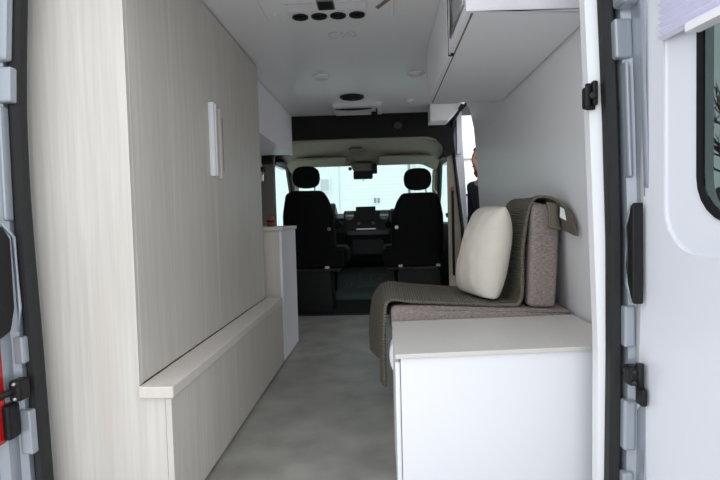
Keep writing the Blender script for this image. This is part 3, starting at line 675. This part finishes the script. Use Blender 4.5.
obj('grille', lathe([(0.078, -0.004), (0.078, -0.009), (0.03, -0.013), (0.001, -0.014)], (-0.204, 4.02, CZ), 32), 'blackmatte', sp)
rv = thing('roof_vent', (-0.18, 4.42, CZ), 'white square roof vent with a dark curved slot next to the cab arch', 'vent')
fb = new()
for a in ((-0.375, 0.02, 4.24, 4.30, CZ-0.03, CZ-0.001), (-0.375, 0.02, 4.56, 4.60, CZ-0.03, CZ-0.001), (-0.375, -0.315, 4.30, 4.56, CZ-0.03, CZ-0.001), (-0.04, 0.02, 4.30, 4.56, CZ-0.03, CZ-0.001)): box(*a, bm=fb)
obj('frame', fb, 'light', rv)
obj('cover', box(-0.315, -0.04, 4.38, 4.56, CZ-0.028, CZ-0.004, 0.003), 'light', rv)
sl = [(-0.36 + 0.30*i/12, 4.33 + 0.045*math.sin(PI*i/12)) for i in range(13)] + [(-0.06 - 0.30*i/12, 4.315) for i in range(13)]
obj('slot', prism(sl, 'z', CZ-0.0345, CZ-0.0285), 'black', rv)
obj('catch', box(-0.065, -0.012, 4.46, 4.55, CZ-0.042, CZ-0.0305, 0.003), 'black', rv)
obj('catch_arm', box(-0.025, -0.012, 4.34, 4.46, CZ-0.038, CZ-0.0305, 0.002), 'black', rv)

# ================================================================== CAB THINGS
def rounded_slab(poly, y0, y1, bev=0.03): return prism(poly, 'y', y0, y1, bev, 4)
def make_seat(x, side, name, label, dz=0.0):          # side: +1 if the aisle lies to its right
    t = thing(name, (x, 5.15, -0.02), label, 'seat', 'front cab seats')
    s = side
    bp = [(-0.225, 0.58), (0.235, 0.58), (0.265, 0.80), (0.255, 0.95), (0.20, 1.10), (0.150, 1.172), (-0.150, 1.176), (-0.205, 1.14), (-0.24, 0.95), (-0.24, 0.80)]
    bpw = [(x+s*a, b) for a, b in bp]
    bm = rounded_slab(bpw, 5.0, 5.14, 0.03)
    for v in bm.verts: v.co.y += -0.10*(v.co.z-0.6)*0.35
    obj('backrest', bm, 'seat', t, smooth=True)
    hp = []
    for i in range(20):
        a = 2*PI*i/20; c, q = math.cos(a), math.sin(a)
        hp.append((x + 0.133*math.copysign(abs(c)**0.70, c), 1.302 + 0.107*math.copysign(abs(q)**0.80, q)))
    bm = prism(hp, 'y', 4.965, 5.065, 0.03, 4); obj('headrest', bm, 'seat', t, smooth=True)
    for dx in (-0.08, 0.08): obj('headrest_post', tube([(x+dx, 5.02, 1.15), (x+dx, 5.02, 1.23)], 0.007, 8), 'chrome', t)
    obj('cushion', box(x-s*0.0-0.29+s*0.06, x+0.29+s*0.09, 5.05, 5.56, 0.44, 0.62, 0.05, 4), 'seat', t, smooth=True)
    obj('rear_valance', box(x-0.25+s*0.09, x+0.27+s*0.07, 5.0, 5.06, 0.42, 0.60, 0.02, 3), 'seat', t)
    obj('swivel_plate', box(x-0.24+s*0.06, x+0.24+s*0.06, 5.02, 5.50, 0.385, 0.415, 0.006), 'darkmetal', t)
    obj('slide_rail', box(x-0.20, x-0.16, 4.99, 5.52, 0.416, 0.44), 'chrome', t)
    obj('slide_rail', box(x+0.16, x+0.20, 4.99, 5.52, 0.416, 0.44), 'chrome', t)
    obj('release_lever', tube([(x-0.12+s*0.16, 4.985, 0.405), (x+0.10+s*0.16, 4.985, 0.40)], 0.006, 8), 'darkmetal', t)
    obj('base_box', prism([(x-0.22, -0.02), (x+0.22, -0.02), (x+0.20, 0.385), (x-0.20, 0.385)], 'y', 5.06, 5.46), 'black', t)
    obj('side_bolster', box(x+s*0.23-0.03, x+s*0.23+0.03, 5.02, 5.22, 0.60, 0.78, 0.02, 3), 'seat', t, smooth=True)
    arm = obj('armrest', tube([(x+s*0.285, 5.06, 0.83), (x+s*0.29, 5.25, 0.84), (x+s*0.29, 5.42, 0.84)], [0.035, 0.035, 0.028], 10), 'seat', t)
    obj('recline_knob', lathe([(0.018, 0), (0.018, -0.012), (0.012, -0.016)], (x+s*0.21, 4.995, 0.80), 14, 'y'), 'light' if s < 0 else 'greytrim', t)
    if dz:
        for ch in t.children:
            if ch.name.startswith(('headrest', 'backrest')): ch.location.z += dz
    return t
make_seat(-0.717, 1, 'driver_seat', 'black cloth swivel front seat behind the steering wheel, left of the aisle')
make_seat(0.352, -1, 'passenger_seat', 'black cloth swivel front seat right of the aisle, beside the side door', -0.048)
# dashboard
da = thing('dashboard', (XC, 6.3, 0.3), 'black dashboard with a central screen below the windscreen', 'dashboard')
obj('body', prism([(6.05, 0.52), (6.02, 0.74), (6.08, 0.90), (6.22, 0.955), (6.50, 0.94), (6.84, 0.84), (6.84, 0.30), (6.25, 0.30)], 'x', -1.03, 0.65, 0.015), 'black', da)
obj('centre_stack', prism([(6.30, 0.30), (6.04, 0.45), (5.96, 0.72), (5.965, 0.975), (6.02, 0.985), (6.30, 0.96)], 'x', -0.435, 0.11, 0.02, 3), 'black', da)
scn = obj('screen', box(-0.292, -0.066, 5.935, 5.968, 0.862, 1.026, 0.006), 'black', da)
obj('screen_glass', box(-0.283, -0.075, 5.932, 5.9345, 0.872, 1.017), 'screen', scn)
for x in (-0.365, 0.03):
    v = obj('air_vent', lathe([(0.055, 0), (0.055, -0.012), (0.046, -0.014), (0.044, -0.004), (0.001, -0.003)], (x, 5.958, 0.925), 22, 'y'), 'greytrim', da)
    obj('vent_vane', box(x-0.045, x+0.045, 5.942, 5.95, 0.921, 0.929), 'chrome', v)
for x in (-0.26, -0.1): obj('knob', lathe([(0.017, 0), (0.016, -0.02), (0.001, -0.021)], (x, 5.958, 0.835), 14, 'y'), 'greytrim', da)
obj('trim_bar', box(-0.29, -0.07, 5.945, 5.955, 0.765, 0.775), 'chrome', da)
obj('control_panel', box(-0.40, 0.08, 5.95, 5.962, 0.70, 0.755, 0.004), 'darkmetal', da)
obj('lower_box', box(-0.36, 0.02, 5.98, 6.2, 0.46, 0.66, 0.02), 'black', da)
obj('instrument_hood', prism([(6.00, 0.93), (6.0, 1.05), (6.05, 1.08), (6.35, 0.97), (6.35, 0.90)], 'x', -0.90, -0.53, 0.02, 3), 'black', da)
obj('vent_pod', prism([(6.02, 0.85), (6.02, 0.975), (6.07, 1.0), (6.3, 0.95), (6.3, 0.85)], 'x', 0.10, 0.20, 0.02, 3), 'black', da)
st = thing('steering_wheel', (-0.72, 5.86, 0.92), 'black steering wheel in front of the left cab seat', 'steering wheel')
rm = []
tilt = math.radians(62)
for i in range(32):
    a = 2*PI*i/32; rm.append((-0.72+0.19*math.cos(a), 5.84+0.19*math.sin(a)*math.cos(tilt), 0.93+0.19*math.sin(a)*math.sin(tilt)))
obj('rim', tube(rm, 0.015, 8, close=True), 'black', st)
obj('hub', box(-0.79, -0.65, 5.835, 5.90, 0.87, 0.98, 0.02, 3), 'black', st)
for a in (0, 180, 270):
    a = math.radians(a); obj('spoke', tube([(-0.72, 5.86, 0.925), (-0.72+0.18*math.cos(a), 5.84+0.18*math.sin(a)*math.cos(tilt), 0.93+0.18*math.sin(a)*math.sin(tilt))], 0.014, 8), 'black', st)
obj('column', tube([(-0.72, 5.88, 0.90), (-0.72, 6.08, 0.80)], 0.04, 12), 'black', st)
# sun visors
for i, (x0, x1, lab) in enumerate(((-0.98, -0.37, 'beige sun visor folded up above the left cab seat'), (-0.02, 0.60, 'beige sun visor folded up above the right cab seat'))):
    v = thing('sun_visor', ((x0+x1)/2, 5.75, 1.50), lab, 'sun visor', 'sun visors')
    obj('flap', hexa([(x0, 5.62, 1.535), (x1, 5.62, 1.535), (x1, 5.84, 1.478), (x0, 5.84, 1.478), (x0, 5.62, 1.560), (x1, 5.62, 1.560), (x1, 5.84, 1.503), (x0, 5.84, 1.503)], 0.010, 3), 'beige', v)
    obj('hinge_rod', tube([(x0+0.02, 5.86, 1.498), (x1-0.02, 5.86, 1.498)], 0.006, 8), 'greytrim', v)
# mirror and sensor pod at the windscreen top
mr = thing('rear_view_mirror', (-0.19, 5.82, 1.40), 'black rear view mirror and camera pod at the top of the windscreen', 'mirror')
obj('bracket', prism([(-0.34, 1.505), (-0.04, 1.505), (-0.075, 1.42), (-0.30, 1.42)], 'y', 5.80, 5.93, 0.01), 'greytrim', mr)
obj('housing', box(-0.30, -0.085, 5.76, 5.80, 1.325, 1.415, 0.015, 3), 'black', mr)
obj('glass', box(-0.285, -0.10, 5.756, 5.7605, 1.338, 1.402, 0.002), 'screen', mr)
obj('camera_pod', box(-0.095, -0.035, 5.77, 5.86, 1.385, 1.495, 0.014, 3), 'black', mr)
obj('pod_lens', lathe([(0.02, 0), (0.02, -0.01), (0.014, -0.012)], (-0.335, 5.80, 1.445), 14, 'y'), 'black', mr)
obj('switch', lathe([(0.010, 0), (0.010, -0.008)], (-0.19, 5.775, 1.318), 10), 'black', mr)
# passenger side exterior mirror
em_ = thing('wing_mirror', (0.90, 5.98, 0.86), 'black exterior wing mirror outside the passenger door', 'mirror')
obj('arm', tube([(0.74, 6.02, 0.90), (0.86, 6.0, 0.92), (0.96, 5.98, 0.95)], 0.025, 8), 'black', em_)
obj('housing', box(0.93, 1.13, 5.93, 6.05, 0.84, 1.14, 0.04, 4), 'black', em_, smooth=True)
obj('glass', box(0.95, 1.11, 5.925, 5.931, 0.87, 1.11, 0.0), 'chrome', em_)

# ================================================================== PERSON at the side door
PX, PY, PZ = 0.905, 4.50, -0.22
est = thing('entry_step', (1.0, 4.50, -0.24), 'flat metal entry step folded out below the side door', 'step')
obj('tread', box(0.885, 1.24, 4.10, 4.88, -0.245, -0.221, 0.006), 'darkmetal', est)
for yy in (4.2, 4.78): obj('bracket', tube([(0.80, yy, -0.28), (1.20, yy, -0.255)], 0.012, 8), 'darkmetal', est)
def skin_mesh(name, verts, edges, radii, root, m, parent, sub=2):
    me = bpy.data.meshes.new(name); me.from_pydata(verts, edges, []); o = bpy.data.objects.new(name, me); COL.objects.link(o)
    md = o.modifiers.new('skin', 'SKIN'); md.use_smooth_shade = True
    for i, rr in enumerate(radii): me.skin_vertices[0].data[i].radius = rr if isinstance(rr, tuple) else (rr, rr)
    me.skin_vertices[0].data[root].use_root = True
    o.modifiers.new('sub', 'SUBSURF').levels = sub; o.modifiers['sub'].render_levels = sub
    dg = bpy.context.evaluated_depsgraph_get(); dg.update()
    nm = bpy.data.meshes.new_from_object(o.evaluated_get(dg)); bpy.data.objects.remove(o); bpy.data.meshes.remove(me)
    nm.materials.clear(); nm.materials.append(M[m])
    for p in nm.polygons: p.use_smooth = True
    q = bpy.data.objects.new(name, nm); COL.objects.link(q); q.parent = parent; OFF[q.name] = (0, 0, 0); return q
pr = thing('person', (PX, PY, PZ), 'person with auburn hair in a navy top standing at the side door', 'person', rotz=math.radians(-62))
# local frame: faces -Y, feet at z = 0
V = [(0, 0, 0.92), (0, 0.01, 1.08), (0, 0.0, 1.25), (0, 0.0, 1.38), (0, -0.01, 1.45), (0, -0.03, 1.52),
     (0.10, 0, 0.86), (0.10, -0.02, 0.50), (0.10, 0.01, 0.09), (0.105, -0.13, 0.035), (-0.10, 0, 0.86), (-0.10, -0.02, 0.50), (-0.10, 0.01, 0.09), (-0.105, -0.13, 0.035),
     (0.155, 0.0, 1.37), (0.215, 0.03, 1.10), (0.235, 0.0, 0.87), (0.235, -0.01, 0.80), (-0.155, 0.0, 1.37), (-0.215, 0.03, 1.10), (-0.235, 0.0, 0.87), (-0.235, -0.01, 0.80)]
E = [(0, 1), (1, 2), (2, 3), (3, 4), (4, 5), (0, 6), (6, 7), (7, 8), (8, 9), (0, 10), (10, 11), (11, 12), (12, 13), (3, 14), (14, 15), (15, 16), (16, 17), (3, 18), (18, 19), (19, 20), (20, 21)]
R_ = [(0.135, 0.10), (0.12, 0.09), (0.135, 0.10), (0.10, 0.075), 0.052, 0.048, 0.085, 0.058, 0.042, 0.034, 0.085, 0.058, 0.042, 0.034, 0.058, 0.044, 0.034, 0.026, 0.058, 0.044, 0.034, 0.026]
bod = skin_mesh('body', V, E, R_, 0, 'skin', pr)
TV = [(0, 0, 0.86), (0, 0.01, 1.08), (0, 0, 1.25), (0, 0, 1.37), (0, 0, 1.43), (0.165, 0, 1.365), (0.222, 0.03, 1.10), (0.236, 0.0, 0.89), (-0.165, 0, 1.365), (-0.222, 0.03, 1.10), (-0.236, 0.0, 0.89)]
skin_mesh('sweater', TV, [(0, 1), (1, 2), (2, 3), (3, 4), (3, 5), (5, 6), (6, 7), (3, 8), (8, 9), (9, 10)], [(0.165, 0.125), (0.14, 0.108), (0.155, 0.118), (0.12, 0.092), 0.068, 0.072, 0.058, 0.045, 0.072, 0.058, 0.045], 1, 'navy', pr)
TR = [(0, 0, 0.90), (0.10, 0, 0.83), (0.10, -0.02, 0.50), (0.10, 0.01, 0.12), (-0.10, 0, 0.83), (-0.10, -0.02, 0.50), (-0.10, 0.01, 0.12)]
skin_mesh('trousers', TR, [(0, 1), (1, 2), (2, 3), (0, 4), (4, 5), (5, 6)], [(0.15, 0.115), 0.102, 0.074, 0.062, 0.102, 0.074, 0.062], 0, 'denim', pr)
def shoe(sx):
    bm = new(); rings = []
    for k, (yy, w_, hh) in enumerate(((0.07, 0.032, 0.075), (0.03, 0.040, 0.09), (-0.04, 0.044, 0.075), (-0.12, 0.046, 0.055), (-0.17, 0.034, 0.04), (-0.185, 0.012, 0.025))):
        rings.append([(sx+w_*math.cos(a)*(1.0), yy, 0.002 + hh*max(0, math.sin(a)) ) for a in [PI*i/10 for i in range(11)]])
    return loft(rings, smooth=True)
for s in (1, -1): obj('shoe', shoe(0.10*s), 'black', pr)
def ellip(c, rx, ry_, rz, fn=None, nu=28, nv=20):
    rings = []
    for i in range(1, nv):
        a = PI*i/nv; ring = []
        for k in range(nu):
            b = 2*PI*k/nu; p = Vector((math.sin(a)*math.cos(b), math.sin(a)*math.sin(b), math.cos(a)))
            q = Vector((p.x*rx, p.y*ry_, p.z*rz))
            if fn: q = fn(p, q)
            ring.append(tuple(Vector(c)+q))
        rings.append(ring)
    return loft(rings, smooth=True)
HC = (0, -0.045, 1.585)
def facef(p, q):
    if p.z < 0: q.x *= 1-0.28*(-p.z)**1.5; q.y *= (1-0.15*(-p.z)) if p.y > 0 else 1
    if p.y < 0:
        nz = math.exp(-((p.x/0.16)**2))*math.exp(-(((p.z+0.12)/0.20)**2)); q.y -= 0.020*nz
        for ex in (-0.36, 0.36): q.y += 0.007*math.exp(-(((p.x-ex)/0.15)**2) - (((p.z-0.06)/0.12)**2))
        q.y -= 0.006*math.exp(-((p.x/0.3)**2) - (((p.z+0.50)/0.08)**2)); q.y -= 0.012*math.exp(-((p.x/0.3)**2) - (((p.z+0.92)/0.2)**2))
    return q
bbm = new(); bbm.from_mesh(bod.data); hd = bod
merge(bbm, ellip(HC, 0.076, 0.095, 0.112, facef))
for ex in (-0.028, 0.028): obj('eye', ellip((ex, -0.128, 1.592), 0.011, 0.008, 0.007, None, 12, 8), 'black', hd)
obj('mouth', ellip((0, -0.137, 1.527), 0.022, 0.006, 0.006, None, 12, 8), 'copper', hd)
for s in (-1, 1): merge(bbm, ellip((0.077*s, -0.035, 1.58), 0.010, 0.018, 0.030, None, 12, 8))
def hairf(p, q):
    k = 1 + 0.10*noise.noise(p*4.0) + 0.05*noise.noise(p*9.0)
    q = q*k
    if p.y < -0.15 and p.z < 0.45: q.y = max(q.y, -0.035); q.x *= 1.05
    return q
hbm = ellip((0, -0.020, 1.600), 0.103, 0.112, 0.122, hairf, 40, 28)
for i in range(46):
    a = random.uniform(-0.35*PI, 1.35*PI); z0 = random.uniform(1.50, 1.70); rr = 0.098; x0, y0 = rr*math.cos(a), -0.005+rr*math.sin(a)*0.95
    if y0 < -0.075: continue
    pts = [(x0*(1-0.25*max(0, z0-1.60)/0.1), y0, z0), (x0*1.08+random.uniform(-.008, .008), y0*1.08, z0-0.035), (x0*1.04, y0*1.1+random.uniform(-.01, .01), z0-0.075), (x0*0.95, y0, z0-0.115)]
    tube(pts, [0.014, 0.017, 0.014, 0.005], 6, bm=hbm)
obj('hair', hbm, 'hair', pr)
def hand(sx):
    merge(bbm, ellip((0.235*sx, -0.012, 0.765), 0.018, 0.040, 0.052, None, 14, 10))
    for k in range(4):
        y = -0.040 + 0.019*k; L = (0.062, 0.070, 0.066, 0.050)[k]
        tube([(0.235*sx, y, 0.735), (0.237*sx, y, 0.735-L*0.5), (0.230*sx, y, 0.735-L*0.9), (0.220*sx, y, 0.735-L*1.15)], [0.0095, 0.009, 0.008, 0.006], 8, bm=bbm)
    tube([(0.228*sx, -0.040, 0.785), (0.220*sx, -0.066, 0.762), (0.215*sx, -0.072, 0.735)], [0.011, 0.010, 0.007], 8, bm=bbm)
hand(1); hand(-1)
bbm.to_mesh(bod.data); bbm.free()

# ================================================================== OUTSIDE
bd = thing('industrial_building', (-3, 20.2, GZ), 'long white metal-clad building in front of the van', 'building')
obj('core_wall', box(-16, 9, 20.12, 24, GZ, 6.4), 'clad', bd)
def corrug(x0, w, z0, z1, n=5):
    pts = []
    for i in range(n):
        a = x0 + w*i/n; b = w/n
        pts += [(a, 20.10), (a+b*0.50, 20.10), (a+b*0.60, 20.055), (a+b*0.90, 20.055)]
    pts.append((x0+w, 20.10))
    bm = new(); A = [bm.verts.new((p[0], p[1], z0)) for p in pts]; B = [bm.verts.new((p[0], p[1], z1)) for p in pts]
    for i in range(len(pts)-1): bm.faces.new([A[i], A[i+1], B[i+1], B[i]])
    return bm
first = {}
for key, z0, z1 in (('up', 3.03, 6.4), ('low', GZ, 2.97)):
    for k in range(25):
        x0 = -16+k
        if key == 'low' and -1.5 < x0+0.5 < 1.6 and False: continue
        if key not in first:
            first[key] = obj('cladding_sheet', corrug(x0, 1.0, z0, z1), 'clad', bd); continue
        c = first[key].copy(); COL.objects.link(c); c.parent = bd; c.location = (k*1.0, 0, 0)
obj('flashing', box(-16, 9, 20.03, 20.11, 2.97, 3.03), 'flash', bd)
sh = new(); prev = None
for i in range(61):
    z = GZ + 4.2*i/60; yy = 19.98 - (0.008 if i % 2 else 0)
    row = [sh.verts.new((-1.45, yy, z)), sh.verts.new((1.05, yy, z))]
    if prev: sh.faces.new([prev[0], prev[1], row[1], row[0]])
    prev = row
rd = obj('roller_door', sh, 'clad', bd)
obj('door_guide', box(-1.53, -1.44, 19.93, 20.06, GZ, 3.75), 'clad', rd); obj('door_guide', box(1.04, 1.13, 19.93, 20.06, GZ, 3.75), 'flash', rd)
sg = obj('door_sign', box(-0.30, -0.02, 19.93, 19.95, 1.40, 1.66), 'clad', rd)
for x in (-0.275, -0.145): obj('sign_mark', box(x, x+0.10, 19.925, 19.931, 1.43, 1.63), 'flash', sg)
ww = obj('window', box(-2.35, -1.95, 19.98, 20.09, 1.9, 2.45), 'clad', bd)
obj('pane', box(-2.31, -1.99, 19.97, 19.981, 1.95, 2.40), 'mark', ww)
# bare tree and evergreens seen through the door window
tr = thing('bare_tree', (8.9, 12.9, GZ), 'leafless tree seen through the tinted door window', 'tree')
tb = new()
def branch(p, dirv, L, rad, depth):
    q = p + dirv*L; mid = (p+q)/2 + Vector((random.uniform(-.06, .06), random.uniform(-.06, .06), 0))*L
    tube([p, mid, q], [rad, rad*0.85, rad*0.7], 5, bm=tb)
    if depth == 0: return
    for k in range(3 if depth > 2 else random.choice((2, 3))):
        nd = (dirv + Vector((random.uniform(-.75, .75), random.uniform(-.75, .75), random.uniform(-.15, .45)))).normalized()
        branch(q if k else mid.lerp(q, 0.6), nd, L*random.uniform(0.62, 0.85), rad*0.62, depth-1)
branch(Vector((8.9, 12.9, GZ)), Vector((0, 0, 1)), 1.35, 0.11, 6)
obj('trunk_and_branches', tb, 'bark', tr)
def bush(c, rx, rz, lab):
    t = thing('evergreen_shrub', c, lab, 'shrub', 'evergreen shrubs beyond the yard')
    bm = ellip((c[0], c[1], c[2]+rz*0.85), rx, rx*0.8, rz, lambda p, q: q*(1+0.22*noise.noise(p*3.1+Vector(c))+0.12*noise.noise(p*8+Vector(c))), 36, 26)
    obj('foliage', bm, 'leaf', t); obj('stem', tube([c, (c[0], c[1], c[2]+rz*0.6)], 0.06, 8), 'bark', t)
bush((11.2, 16.5, GZ), 1.6, 1.15, 'broad dark evergreen shrub behind the bare tree'); bush((15.6, 17.2, GZ), 1.9, 1.5, 'taller dark evergreen shrub right of the bare tree')
